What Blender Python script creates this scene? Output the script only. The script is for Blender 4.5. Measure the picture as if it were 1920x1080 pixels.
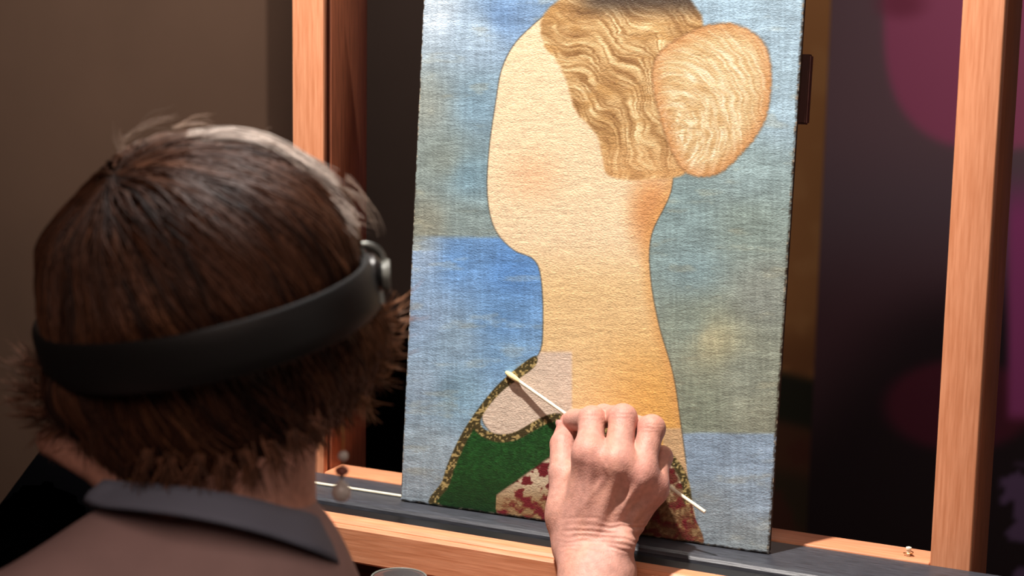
import bpy, bmesh, math, random
import numpy as np
from mathutils import Vector, Matrix
random.seed(7); rng = np.random.default_rng(7)
for o in list(bpy.data.objects): bpy.data.objects.remove(o)
S = bpy.context.scene; COL = S.collection

# ------------------------------------------------------------------ camera
# world: X along the easel, Y away from the viewer, Z up, origin = lower left corner of the panel
FP = 3200.0
CX = np.array([0.9030874, 0.42912341, 0.01691874]); CD = np.array([0.08383949, -0.13752815, -0.98694323])
CF = np.array([-0.42119365, 0.89271446, -0.16017743]); CC = np.array([0.69219784, -1.24801857, 0.4192487])
cam = bpy.data.cameras.new('camera'); cam_o = bpy.data.objects.new('camera', cam); COL.objects.link(cam_o)
cam.sensor_width = 36; cam.lens = 36 * FP / 1920; cam.clip_start = 0.05
cam_o.matrix_world = Matrix(((CX[0], -CD[0], -CF[0], CC[0]), (CX[1], -CD[1], -CF[1], CC[1]), (CX[2], -CD[2], -CF[2], CC[2]), (0, 0, 0, 1)))
cam.dof.use_dof = True; cam.dof.focus_distance = 1.38; cam.dof.aperture_fstop = 6.3
S.camera = cam_o
def at(x, y, d):                     # the world point seen at photo pixel (x, y), d metres deep
    return CC + d * ((x - 960) / FP * CX + (y - 540) / FP * CD + CF)
def proj(P):
    q = np.asarray(P) - CC; z = q @ CF
    return 960 + FP * (q @ CX) / z, 540 + FP * (q @ CD) / z
def hit(x, y, ax, val):
    D = (x - 960) / FP * CX + (y - 540) / FP * CD + CF
    return CC + D * ((val - CC[ax]) / D[ax])

# ------------------------------------------------------------------ world, lights, exposure
w = bpy.data.worlds.new('world'); S.world = w; w.use_nodes = True
w.node_tree.nodes['Background'].inputs[0].default_value = (0.55, 0.42, 0.42, 1)
w.node_tree.nodes['Background'].inputs[1].default_value = 0.035
S.view_settings.view_transform = 'Standard'; S.view_settings.look = 'None'
S.view_settings.exposure = 0.0; S.view_settings.gamma = 1; S.view_settings.use_curve_mapping = False
def lamp(name, kind, loc, target, energy, color, **k):
    l = bpy.data.lights.new(name, kind); l.energy = energy; l.color = color
    for a, b in k.items(): setattr(l, a, b)
    o = bpy.data.objects.new(name, l); COL.objects.link(o); o.location = loc
    o.rotation_euler = (Vector(target) - Vector(loc)).to_track_quat('-Z', 'Y').to_euler()
    return o
lamp('task_spotlight', 'SPOT', (-0.05, -0.51, 1.80), (0.17, 0.07, 0.15), 318, (1.0, 0.92, 0.85), spot_size=math.radians(38), spot_blend=0.5, shadow_soft_size=0.035)
lamp('room_fill', 'AREA', (0.9, -2.0, 1.6), (0.2, -0.3, 0.2), 17.0, (1.0, 0.76, 0.66), size=1.2)  # added fill behind the camera, lifts the backs facing it
wt = hit(250, 60, 1, 1.3)
lamp('wall_light', 'SPOT', (wt[0] + .5, .2, 1.5), tuple(wt), 62, (1.0, 0.80, 0.66), spot_size=math.radians(70), spot_blend=1.0, shadow_soft_size=0.1)
lamp('poster_fill', 'SPOT', (0.75, 0.6, 1.7), (0.42, 1.9, 0.60), 80, (1.0, 0.74, 0.84), spot_size=math.radians(56), spot_blend=1.0, shadow_soft_size=0.1)  # unseen spot added to brighten the mauve poster
lamp('back_wall_fill', 'AREA', (-.75, 2.3, 1.95), (-.75, 3.0, 0.3), 32, (1.0, 0.84, 0.74), size=.6)  # unseen area lamp added to lift the dark back wall
lamp('side_poster_fill', 'SPOT', (-.15, 1.95, 1.9), (.05, 2.35, .5), 80, (1.0, 0.84, 0.70), spot_size=math.radians(50), spot_blend=1.0, shadow_soft_size=0.08)  # added spot, brightens the amber poster strip
lamp('side_fill', 'AREA', (2.3, -.3, .7), (.4, 0, .2), 4, (1.0, .84, .74), size=.8)  # added fill from the right for the dark post side
lamp('hair_rim_fill', 'SPOT', (0.04, -0.02, 1.30), (0.095, -0.43, 0.35), 46, (1.0, 0.96, 0.93), spot_size=math.radians(18), spot_blend=0.8, shadow_soft_size=0.06)  # added rim spot for the top of the hair, stands in for bounce

# ------------------------------------------------------------------ materials
def lin(c):
    c = np.asarray(c, float) / 255.0
    return np.where(c <= 0.04045, c / 12.92, ((c + 0.055) / 1.055) ** 2.4)
def mat(name, col, rough=0.5, noise=None, bump=None, spec=0.5, metal=0.0, attr=False, coat=0.0, sss=0.0, trans=0.0, ior=1.45, col2=None):
    """noise=(scale xyz, amount); bump=(scale xyz, strength)"""
    m = bpy.data.materials.new(name); m.use_nodes = True; nt = m.node_tree; N = nt.nodes; L = nt.links
    b = N['Principled BSDF']; c = tuple(lin(col)) + (1,)
    b.inputs['Base Color'].default_value = c; b.inputs['Roughness'].default_value = rough
    b.inputs['Specular IOR Level'].default_value = spec; b.inputs['Metallic'].default_value = metal
    b.inputs['Coat Weight'].default_value = coat; b.inputs['Coat Roughness'].default_value = 0.3
    b.inputs['Transmission Weight'].default_value = trans; b.inputs['IOR'].default_value = ior
    if sss: b.inputs['Subsurface Weight'].default_value = sss; b.inputs['Subsurface Scale'].default_value = 0.006; b.inputs['Subsurface Radius'].default_value = (1, .35, .2)
    tc = N.new('ShaderNodeTexCoord')
    def nz(sc, detail=6):
        mp = N.new('ShaderNodeMapping'); mp.inputs['Scale'].default_value = sc; L.new(tc.outputs['Object'], mp.inputs['Vector'])
        n = N.new('ShaderNodeTexNoise'); n.inputs['Scale'].default_value = 1; n.inputs['Detail'].default_value = detail
        L.new(mp.outputs['Vector'], n.inputs['Vector']); return n
    src = None
    if attr:
        a = N.new('ShaderNodeAttribute'); a.attribute_name = 'col'; src = a.outputs['Color']
    if noise:
        n = nz(noise[0]); r = N.new('ShaderNodeMapRange'); r.inputs['From Min'].default_value = 0.32; r.inputs['From Max'].default_value = 0.68
        L.new(n.outputs['Fac'], r.inputs['Value'])
        mx = N.new('ShaderNodeMix'); mx.data_type = 'RGBA'; L.new(r.outputs['Result'], mx.inputs[0])
        if src is None:
            cc = col2 if col2 is not None else np.asarray(col) * (1 - noise[1])
            mx.inputs[6].default_value = tuple(lin(cc)) + (1,); mx.inputs[7].default_value = c
            src = mx.outputs[2]
        else:
            mx.inputs[6].default_value = (1 - noise[1],) * 3 + (1,); mx.inputs[7].default_value = (1 + noise[1] * .6,) * 3 + (1,)
            mu = N.new('ShaderNodeMix'); mu.data_type = 'RGBA'; mu.blend_type = 'MULTIPLY'; mu.inputs[0].default_value = 1
            L.new(src, mu.inputs[6]); L.new(mx.outputs[2], mu.inputs[7]); src = mu.outputs[2]
    if src is not None: L.new(src, b.inputs['Base Color'])
    if bump:
        n = nz(bump[0]); bp = N.new('ShaderNodeBump'); bp.inputs['Strength'].default_value = bump[1]; bp.inputs['Distance'].default_value = 0.001
        L.new(n.outputs['Fac'], bp.inputs['Height']); L.new(bp.outputs['Normal'], b.inputs['Normal'])
    return m
WOOD_C, WOOD_D = (220, 152, 114), (198, 128, 90)
M = dict(
    beech_v=mat('beech_upright', WOOD_C, .45, noise=((500, 500, 28), .2), bump=((600, 600, 40), .15), col2=WOOD_D),
    beech_h=mat('beech_rail', WOOD_C, .45, noise=((28, 500, 500), .2), bump=((40, 600, 600), .15), col2=WOOD_D),
    mahog=mat('brown_wood', (110, 56, 38), .5, noise=((20, 300, 300), .3)),
    beech_shaded=mat('shaded_upright', (158, 92, 64), .5, noise=((400, 400, 24), .2)),  # beech darkened in colour to hold the shade on the post sides
    black=mat('black_padding', (66, 69, 77), .42, noise=((60, 700, 700), .35), bump=((60, 800, 800), .25)),
    blackp=mat('black_plastic', (22, 21, 22), .35),
    band=mat('black_band', (20, 19, 19), .6, bump=((300, 300, 300), .1)),
    paint=mat('painted_panel', (128, 128, 128), .42, noise=((420, 420, 900), .16), bump=((520, 520, 900), .55), attr=True, coat=.12),
    oldwood=mat('old_panel_wood', (70, 52, 38), .7, noise=((60, 60, 300), .5), bump=((200, 200, 200), .5)),
    batten=mat('batten_wood', (78, 34, 24), .5, noise=((40, 40, 10), .3)),
    skin=mat('skin', (200, 150, 130), .52, noise=((200, 200, 200), .16), bump=((700, 700, 700), .4), spec=.4, attr=True, sss=.12),
    hair=mat('hair', (90, 58, 42), .5, attr=True, spec=.28),
    haircap=mat('hair_under', (48, 28, 20), .7, noise=((120, 120, 60), .5), bump=((300, 300, 80), .8)),
    shirt=mat('shirt_cotton', (176, 144, 140), .8, noise=((30, 30, 30), .06), bump=((60, 60, 60), .2)),
    collar=mat('collar_cotton', (118, 122, 138), .85, bump=((300, 300, 300), .2)),
    trousers=mat('trousers_cloth', (40, 42, 52), .85, bump=((200, 200, 200), .2)),
    shoe=mat('shoe_leather', (30, 26, 25), .4),
    pearl=mat('pearl', (214, 204, 196), .22, coat=.6),
    coral=mat('coral_bead', (150, 84, 70), .3, coat=.4),
    gold=mat('gold_wire', (190, 140, 80), .3, metal=1),
    metal=mat('brushed_metal', (120, 122, 118), .35, metal=.9),
    clear=mat('cloudy_plastic', (112, 114, 108), .4),
    stick=mat('pale_wood_stick', (246, 238, 212), .5, noise=((200, 200, 200), .1)),
    cotton=mat('cotton_tip', (232, 216, 160), .95, bump=((900, 900, 900), .5)),
    glass=mat('clear_glass', (236, 236, 238), .04, trans=.86, ior=1.47, coat=.5),
    nail=mat('nail', (214, 160, 150), .25, coat=.3),
    wallL=mat('taupe_wall', (128, 106, 92), .85, noise=((3, 3, 3), .08), bump=((120, 120, 120), .1)),
    wallB=mat('dark_wall', (92, 78, 72), .85, noise=((2, 2, 2), .10)),
    floor=mat('dark_floor', (70, 58, 50), .5, noise=((2, 12, 2), .25)),
    poster=mat('poster_print', (128, 128, 128), .6, attr=True),
    blackcloth=mat('black_cloth', (4, 4, 5), .95, spec=.0, bump=((80, 80, 80), .4)),
    steel=mat('dark_steel', (60, 60, 62), .35, metal=.8),
)

# ------------------------------------------------------------------ helpers
def link(o, parent=None):
    COL.objects.link(o)
    if parent: o.parent = parent
    return o
def pymesh(name, V, Fc, m, parent=None, smooth=True, col=None, sharp=None):
    me = bpy.data.meshes.new(name); V = np.asarray(V, np.float32)
    if isinstance(Fc, np.ndarray):
        n, k = Fc.shape; me.vertices.add(len(V)); me.vertices.foreach_set('co', V.ravel())
        me.loops.add(n * k); me.loops.foreach_set('vertex_index', Fc.astype(np.int32).ravel())
        me.polygons.add(n); me.polygons.foreach_set('loop_start', np.arange(0, n * k, k, dtype=np.int32))
        me.update(calc_edges=True); me.validate()
    else:
        me.from_pydata([tuple(map(float, v)) for v in V], [], Fc)
    me.polygons.foreach_set('use_smooth', [smooth] * len(me.polygons))
    if sharp: me.set_sharp_from_angle(angle=math.radians(sharp))
    if col is not None:
        a = me.color_attributes.new('col', 'FLOAT_COLOR', 'POINT'); c = np.ones((len(V), 4), np.float32); c[:, :3] = col
        a.data.foreach_set('color', c.ravel())
    me.materials.append(m); o = bpy.data.objects.new(name, me); me.update()
    return link(o, parent)
def empty(name, label, cat, loc=(0, 0, 0), group=None):
    o = bpy.data.objects.new(name, None); o.empty_display_size = .05; COL.objects.link(o); o.location = loc
    o['label'] = label; o['category'] = cat
    if group: o['group'] = group
    return o
def child(o, parent):                 # parent a world-space mesh without moving it
    o.parent = parent; o.matrix_parent_inverse = Matrix.Translation(-Vector(parent.location)) if parent.type == 'EMPTY' and not parent.parent else Matrix.Identity(4)
    return o
def tagm(o, label, cat, group=None):
    o['label'] = label; o['category'] = cat
    if group: o['group'] = group
    return o
def box(name, x0, x1, y0, y1, z0, z1, m, bevel=.001, parent=None):
    bm = bmesh.new(); bmesh.ops.create_cube(bm, size=1)
    for v in bm.verts: v.co = Vector(((x0 + x1) / 2 + v.co.x * (x1 - x0), (y0 + y1) / 2 + v.co.y * (y1 - y0), (z0 + z1) / 2 + v.co.z * (z1 - z0)))
    if bevel: bmesh.ops.bevel(bm, geom=bm.edges[:], offset=bevel, segments=2, affect='EDGES', profile=.5)
    me = bpy.data.meshes.new(name); bm.to_mesh(me); bm.free(); me.materials.append(m)
    me.polygons.foreach_set('use_smooth', [True] * len(me.polygons)); me.set_sharp_from_angle(angle=math.radians(50))
    o = bpy.data.objects.new(name, me); COL.objects.link(o)
    if parent: child(o, parent)
    return o
def extrude_x(name, prof, x0, x1, m, parent=None):       # (y, z) profile run along X
    n = len(prof); V = [(x, p[0], p[1]) for x in (x0, x1) for p in prof]
    F = [(i, (i + 1) % n, n + (i + 1) % n, n + i) for i in range(n)] + [tuple(range(n - 1, -1, -1)), tuple(range(n, 2 * n))]
    o = pymesh(name, V, F, m, smooth=False)
    bm = bmesh.new(); bm.from_mesh(o.data); bmesh.ops.recalc_face_normals(bm, faces=bm.faces); bmesh.ops.triangulate(bm, faces=[f for f in bm.faces if len(f.verts) > 4]); bm.to_mesh(o.data); bm.free()
    if parent: child(o, parent)
    return o
def tube(name, pts, rad, m, parent=None, seg=12, close=True):
    pts = np.asarray(pts, float); n = len(pts); rad = np.broadcast_to(rad, n)
    V = []; F = []; T = np.gradient(pts, axis=0); T /= np.linalg.norm(T, axis=1)[:, None]
    u = np.cross(T[0], [0.3, .2, .9]); u /= np.linalg.norm(u)
    for i in range(n):
        u = u - T[i] * (u @ T[i]); u /= np.linalg.norm(u); v = np.cross(T[i], u)
        for k in range(seg):
            a = 2 * math.pi * k / seg; V.append(pts[i] + rad[i] * (math.cos(a) * u + math.sin(a) * v))
    for i in range(n - 1):
        for k in range(seg): F.append((i * seg + k, i * seg + (k + 1) % seg, (i + 1) * seg + (k + 1) % seg, (i + 1) * seg + k))
    if close: F += [tuple(range(seg - 1, -1, -1)), tuple(range((n - 1) * seg, n * seg))]
    o = pymesh(name, V, F, m, sharp=50)
    if parent: child(o, parent)
    return o
def lathe(name, prof, c, m, parent=None, seg=40, axis=None, closed=False):
    """profile (r, h) turned about the axis through c"""
    ax = np.array(axis if axis is not None else (0, 0, 1), float); ax /= np.linalg.norm(ax)
    u = np.cross(ax, [0.1, 1, 0.2]); u /= np.linalg.norm(u); v = np.cross(ax, u); c = np.asarray(c, float)
    V = []; F = []; n = len(prof)
    for r, h in prof:
        for k in range(seg):
            a = 2 * math.pi * k / seg; V.append(c + ax * h + r * (math.cos(a) * u + math.sin(a) * v))
    for i in range(n - 1 if not closed else n):
        j = (i + 1) % n
        for k in range(seg): F.append((i * seg + k, i * seg + (k + 1) % seg, j * seg + (k + 1) % seg, j * seg + k))
    if not closed: F += [tuple(range(seg - 1, -1, -1)), tuple(range((n - 1) * seg, n * seg))]
    o = pymesh(name, V, F, m, sharp=40)
    if parent: child(o, parent)
    return o
def ball(name, c, r, m, parent=None, sc=(1, 1, 1)):
    prof = [(max(r * math.sin(t), 1e-5) * sc[0], -r * math.cos(t) * sc[2]) for t in np.linspace(0, math.pi, 14)]
    return lathe(name, prof, c, m, parent, 24)

def vnoise(x, y, seed=0):             # smooth value noise, numpy
    xi = np.floor(x).astype(int); yi = np.floor(y).astype(int); fx = x - xi; fy = y - yi
    fx = fx * fx * (3 - 2 * fx); fy = fy * fy * (3 - 2 * fy)
    def h(i, j):
        n = (i * 374761393 + j * 668265263 + seed * 982451653) & 0x7fffffff
        n = (n ^ (n >> 13)) * 1274126177 & 0x7fffffff
        return ((n ^ (n >> 16)) & 0xffff) / 65535.0
    return (h(xi, yi) * (1 - fx) + h(xi + 1, yi) * fx) * (1 - fy) + (h(xi, yi + 1) * (1 - fx) + h(xi + 1, yi + 1) * fx) * fy
def fbm(x, y, seed=0, o=4):
    return sum(vnoise(x * 2 ** k, y * 2 ** k, seed + k) / 2 ** k for k in range(o)) / sum(1 / 2 ** k for k in range(o))

# ---- signed distance modelling: smooth unions on a grid, turned into one continuous surface
def nets(F, org, h):
    s = F < 0; nx, ny, nz = F.shape
    c = np.zeros((nx - 1, ny - 1, nz - 1), np.int8)
    for i in (0, 1):
        for j in (0, 1):
            for k in (0, 1): c += s[i:nx - 1 + i, j:ny - 1 + j, k:nz - 1 + k]
    act = (c > 0) & (c < 8); idx = -np.ones(act.shape, np.int64); I = np.argwhere(act); idx[act] = np.arange(len(I))
    acc = np.zeros((len(I), 3)); cnt = np.zeros(len(I))
    cor = [(i, j, k) for i in (0, 1) for j in (0, 1) for k in (0, 1)]
    for a in cor:
        for ax in range(3):
            if a[ax]: continue
            b = list(a); b[ax] = 1
            fa = F[I[:, 0] + a[0], I[:, 1] + a[1], I[:, 2] + a[2]]; fb = F[I[:, 0] + b[0], I[:, 1] + b[1], I[:, 2] + b[2]]
            mk = (fa < 0) != (fb < 0); t = np.where(mk, fa / np.where(mk, fa - fb, 1), 0)
            p = np.tile(np.array(a, float), (len(I), 1)); p[:, ax] = t; acc += p * mk[:, None]; cnt += mk
    V = org + h * (I + acc / cnt[:, None]); Q = []
    for ax in range(3):
        A = [slice(0, n) for n in F.shape]; B = list(A); A[ax] = slice(0, F.shape[ax] - 1); B[ax] = slice(1, F.shape[ax])
        ch = s[tuple(A)] != s[tuple(B)]; E = np.argwhere(ch); ins = s[tuple(A)][ch]
        o1, o2 = [k for k in range(3) if k != ax]
        ok = (E[:, o1] > 0) & (E[:, o2] > 0) & (E[:, o1] < F.shape[o1] - 1) & (E[:, o2] < F.shape[o2] - 1); E = E[ok]; ins = ins[ok]
        q = []
        for d1, d2 in ((0, 0), (1, 0), (1, 1), (0, 1)):
            e = E.copy(); e[:, o1] -= d1; e[:, o2] -= d2; q.append(idx[e[:, 0], e[:, 1], e[:, 2]])
        q = np.stack(q, 1); flip = ins if ax != 1 else ~ins
        q[~flip] = q[~flip][:, ::-1]; Q.append(q)
    return V, np.concatenate(Q)
class Field:
    def __init__(s, lo, hi, h):
        s.lo = np.array(lo, float); s.h = h; s.n = np.ceil((np.array(hi) - s.lo) / h).astype(int) + 1
        s.F = np.full(s.n, .05, np.float32)
    def _win(s, lo, hi, pad):
        a = np.clip(np.floor((np.array(lo) - pad - s.lo) / s.h).astype(int), 0, s.n); b = np.clip(np.ceil((np.array(hi) + pad - s.lo) / s.h).astype(int) + 1, 0, s.n)
        g = [s.lo[i] + s.h * np.arange(a[i], b[i]) for i in range(3)]
        return tuple(slice(a[i], b[i]) for i in range(3)), np.meshgrid(*g, indexing='ij', sparse=True)
    def _mix(s, w, d, k, sub=False):
        f = s.F[w]
        if sub: f2, d2 = -f, d
        else: f2, d2 = f, d
        hh = np.maximum(k - np.abs(f2 - d2), 0) / k; r = np.minimum(f2, d2) - hh * hh * k * .25
        s.F[w] = -r if sub else r
    def cap(s, a, b, ra, rb, k=.004, sub=False):
        a = np.array(a, float); b = np.array(b, float); R = max(ra, rb)
        w, (X, Y, Z) = s._win(np.minimum(a, b), np.maximum(a, b), R + k + 2 * s.h); ab = b - a
        t = np.clip(((X - a[0]) * ab[0] + (Y - a[1]) * ab[1] + (Z - a[2]) * ab[2]) / (ab @ ab), 0, 1)
        d = np.sqrt((X - a[0] - t * ab[0]) ** 2 + (Y - a[1] - t * ab[1]) ** 2 + (Z - a[2] - t * ab[2]) ** 2) - (ra + (rb - ra) * t)
        s._mix(w, d, k, sub)
    def ell(s, c, r, axes=None, k=.004, sub=False):
        c = np.array(c, float); R = max(r); w, (X, Y, Z) = s._win(c, c, R + k + 2 * s.h)
        ax = np.eye(3) if axes is None else np.array(axes); k0 = 0; k1 = 0
        for i in range(3):
            q = (X - c[0]) * ax[i][0] + (Y - c[1]) * ax[i][1] + (Z - c[2]) * ax[i][2]; k0 = k0 + (q / r[i]) ** 2; k1 = k1 + (q / r[i] ** 2) ** 2
        k0 = np.sqrt(k0); s._mix(w, k0 * (k0 - 1) / np.maximum(np.sqrt(k1), 1e-6), k, sub)
    def mesh(s): return nets(s.F, s.lo, s.h)

# ================================================================== THE SETTING
FL = -0.92
def struct(o): o['kind'] = 'structure'; return o
struct(box('floor', -3, 3, -2.6, 3.0, FL - .05, FL, M['floor'], 0))
struct(box('ceiling', -3, 3, -2.6, 3.0, 2.0, 2.05, M['wallB'], 0))
struct(box('wall_back', -3, 3, 3.0, 3.1, FL, 2.0, M['wallB'], 0))
struct(box('wall_front', -3, 3, -2.7, -2.6, FL, 2.0, M['wallB'], 0))
struct(box('wall_right', 3, 3.1, -2.6, 3.0, FL, 2.0, M['wallB'], 0))
struct(box('wall_left', -3.1, -3, -2.6, 3.0, FL, 2.0, M['wallB'], 0))
xe = hit(500, 200, 1, 1.3)[0]
struct(box('wall_partition', -3, xe, 1.3, 1.42, FL, 2.0, M['wallL'], .003))

# posters behind the easel
def gpx(P):
    return proj(P)
def grid_board(name, x0, x1, z0, z1, y, nx, nz, colf, m, parent):
    X, Z = np.meshgrid(np.linspace(x0, x1, nx), np.linspace(z0, z1, nz), indexing='ij')
    V = np.stack([X.ravel(), np.full(X.size, y), Z.ravel()], 1); px, py = gpx(V)
    i, j = np.meshgrid(np.arange(nx - 1), np.arange(nz - 1), indexing='ij'); a = (i * nz + j).ravel()
    F = np.stack([a, a + nz, a + nz + 1, a + 1], 1)
    return child(pymesh(name, V, F, m, col=lin(np.clip(colf(px, py), 0, 255))), parent)
def sm(e0, e1, x): t = np.clip((x - e0) / (e1 - e0), 0, 1); return t * t * (3 - 2 * t)
def mixc(c, c2, t): return c * (1 - t[:, None]) + np.asarray(c2, float) * t[:, None]
PY = 1.9
def poster_col(px, py):
    c = np.tile(np.array([106., 88, 90]), (len(px), 1))
    c = mixc(c, (92, 80, 84), sm(200, 420, py)); c = mixc(c, (70, 46, 50), sm(350, 650, py))
    c = mixc(c, (26, 14, 18), sm(.0, 1., (py - 500) / 300 + (px - 1640) / 260) * sm(480, 640, py))
    # plain rounded pink form
    ex = (px - 1862) / 205; ey = (py - 40) / 240; c = mixc(c, (160, 84, 112), sm(1.05, .95, (np.abs(ex) ** 2.6 + np.abs(ey) ** 2.6) ** (1 / 2.6)))
    c = mixc(c, (124, 54, 74), sm(1, .2, np.hypot((px - 1690) / 70, (py - 8) / 40)) * .8)
    ex = (px - 1800) / 150; ey = (py - 760) / 90; c = mixc(c, (88, 22, 42), sm(1.1, .8, np.sqrt(ex ** 2 + ey ** 2)) * .8)
    c = mixc(c, (150, 66, 120), sm(1880, 1900, px) * sm(300, 420, py) * sm(800, 770, py))
    n = fbm(px / 40, py / 40, 3, 2); c = mixc(c, (104, 84, 118), (n > .5) * sm(1870, 1880, px) * sm(860, 880, py) * .9)
    return c
po = empty('display_poster', 'tall dark mauve display poster with a plain rounded pink form, behind right side of easel', 'poster', tuple(hit(1700, 1060, 1, PY)))
pl = hit(1545, 300, 1, PY)[0]
grid_board('printed_sheet', pl, pl + 1.0, FL + .12, 1.35, PY, 160, 260, poster_col, M['poster'], po)
box('backing_board', pl - .002, pl + 1.002, PY + .003, PY + .025, FL + .1, 1.36, M['wallB'], .002, po)
for fx in (pl + .1, pl + .9): box('foot', fx - .02, fx + .02, PY - .15, PY + .17, FL, FL + .12, M['steel'], .002, po)
P2 = 2.35
def poster2_col(px, py):
    c = np.tile(np.array([158., 110, 66]), (len(px), 1)); c = mixc(c, (124, 80, 46), sm(560, 680, py))
    n = fbm(px / 50, py / 50, 9, 3); c = mixc(c, (172, 126, 80), sm(.5, .7, n) * .6)
    ly = py - (px - 1455) * .25
    c = mixc(c, (26, 28, 16), sm(685, 705, ly)); c = mixc(c, (78, 46, 30), sm(775, 800, ly)); c = mixc(c, (46, 40, 26), sm(860, 900, ly) * .8)
    c = mixc(c, (76, 34, 26), sm(.5, .62, n) * sm(790, 810, ly) * .7)
    return c
p2 = empty('display_poster', 'amber display poster with dark green lower band, glimpsed between panel painting and mauve poster', 'poster', tuple(hit(1500, 1060, 1, P2)))
ql = hit(1480, 300, 1, P2)[0]
grid_board('printed_sheet', ql - .55, ql + .2, FL + .12, 1.35, P2, 90, 220, poster2_col, M['poster'], p2)
box('backing_board', ql - .552, ql + .202, P2 + .003, P2 + .025, FL + .1, 1.36, M['wallB'], .002, p2)
for fx in (ql - .45, ql + .1): box('foot', fx - .02, fx + .02, P2 - .1, P2 + .12, FL, FL + .12, M['steel'], .002, p2)

# ================================================================== THE EASEL
ea = empty('studio_easel', 'large beech wood easel frame with black padded ledge, holding the panel painting', 'easel', (0.17, .08, FL))
def upright(x0, x1):
    box('post', x0, x1, .045, .053, FL, 1.15, M['beech_v'], .0012, ea)
    box('post_core', x0 + .0012, x1 - .0022, .053, .058, FL + .004, 1.146, M['mahog'], 0, ea)
    box('post_back', x0, x1, .058, .123, FL, 1.15, M['beech_shaded'], .002, ea)
upright(-.137, -.105); upright(.4449, .4757)
box('back_rail', -.1045, .4445, .0455, .077, -.030, .0015, M['beech_h'], .0012, ea)
led = [(.0448, 0), (-.014, 0), (-.0185, -.0012), (-.0205, -.0035), (-.0208, -.0075), (-.0222, -.0078), (-.0222, -.022), (.0448, -.022)]
extrude_x('ledge', led, -.34, .80, M['black'], ea)
extrude_x('ledge_trim', [(-.0224, -.0062), (-.0230, -.0056), (-.0350, -.0072), (-.0366, -.0092), (-.0366, -.022), (-.0224, -.022)], -.34, .80, M['blackp'], ea)
fr = [(-.0368, -.0065), (-.0395, -.0062), (-.0475, -.0076), (-.0500, -.0100), (-.0508, -.0135), (-.0524, -.0135), (-.0530, -.0102), (-.0550, -.0090), (-.0572, -.0092), (-.0590, -.0112), (-.0590, -.0385), (-.0572, -.0405), (-.0368, -.0405)]
extrude_x('front_rail', fr, -.34, .80, M['beech_h'], ea)
box('lower_panel', -.1045, .4445, -.0300, -.018, -.26, -.0230, M['mahog'], .001, ea)
box('ledge_support', -.33, .79, -.0365, .0445, -.0398, -.0225, M['mahog'], .001, ea)
box('top_rail', -.1045, .4445, .06, .11, 1.05, 1.10, M['beech_h'], .002, ea)
box('bottom_rail', -.1045, .4445, .06, .11, -.80, -.74, M['beech_h'], .002, ea)
for x in (-.121, .4603): box('foot', x - .03, x + .03, -.30, .42, FL, FL + .06, M['beech_h'], .003, ea)
gx = at(748, 1083, 1.26); TZ = gx[2] - .066
box('tray', gx[0] - .10, gx[0] + .16, gx[1] - .06, -.0302, TZ - .014, TZ, M['mahog'], .002, ea)
# small pale peg on the right end of the back rail
pg = empty('wooden_peg', 'tiny pale peg with curled wire on right end of the easel back rail', 'peg', tuple(hit(1703, 1042, 2, .0016)))
pc = hit(1703, 1042, 2, .0016)
lathe('peg', [(.0012, 0), (.0016, .0005), (.0016, .005), (.0022, .0055), (.0022, .0068), (.0010, .0074)], pc, M['stick'], pg, 14)
t = np.linspace(0, 2 * math.pi * 1.2, 26)
tube('wire', np.stack([pc[0] + .0036 * np.cos(t), pc[1] + .0022 * np.sin(t), pc[2] + .0005 + .0004 * t], 1), .0004, M['gold'], pg, 6)
# swab stick lying on the ledge
a = hit(560, 901, 2, .0012); b = hit(752, 930, 2, .0012); a = b + (a - b) * 1.0; b2 = b + (b - a) * .35
tube('wooden_stick', [a, a + (b2 - a) * .5, b2], .0013, M['stick'], seg=10)
tagm(bpy.context.scene.objects['wooden_stick'], 'thin pale wooden stick lying on black ledge, its end behind the painting', 'stick')

# ================================================================== THE PANEL PAINTING (plain generic bust, no known work)
PBL = np.array([0, .0, .0004]); ux = np.array([.3246, .0092, 0.]); WID = np.linalg.norm(ux); ux /= WID; WID = .3265
uz = np.array([0, .084, 1.]); uz -= ux * (uz @ ux); uz /= np.linalg.norm(uz); un = np.cross(uz, ux)      # un points away from viewer
HGT = .475; TH = .009
def sd_poly(px, py, pts):             # signed distance to a closed polygon, negative inside
    pts = np.asarray(pts, float); d = np.full(px.shape, 1e9); ins = np.zeros(px.shape, bool)
    for i in range(len(pts)):
        a = pts[i]; b = pts[(i + 1) % len(pts)]; e = b - a; wx = px - a[0]; wy = py - a[1]
        t = np.clip((wx * e[0] + wy * e[1]) / max(e @ e, 1e-9), 0, 1); d = np.minimum(d, (wx - e[0] * t) ** 2 + (wy - e[1] * t) ** 2)
        c = ((a[1] > py) != (b[1] > py)) & (px < (b[0] - a[0]) * (py - a[1]) / ((b[1] - a[1]) if b[1] != a[1] else 1e-9) + a[0]); ins ^= c
    return np.where(ins, -1, 1) * np.sqrt(d)
def smooth_poly(pts, n=6):            # Catmull-Rom
    P = np.asarray(pts, float); out = []
    for i in range(len(P)):
        p0, p1, p2, p3 = P[i - 1], P[i], P[(i + 1) % len(P)], P[(i + 2) % len(P)]
        for t in np.arange(n) / n: out.append(.5 * (2 * p1 + (p2 - p0) * t + (2 * p0 - 5 * p1 + 4 * p2 - p3) * t * t + (3 * p1 - p0 - 3 * p2 + p3) * t ** 3))
    return np.array(out)
def idw(px, py, pts, p=3):
    W = 0; C = 0
    for x, y, c in pts:
        w_ = 1 / (((px - x) ** 2 + (py - y) ** 2) + 400) ** (p / 2); W = W + w_; C = C + w_[:, None] * np.array(c, float)
    return C / W[:, None]
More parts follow.
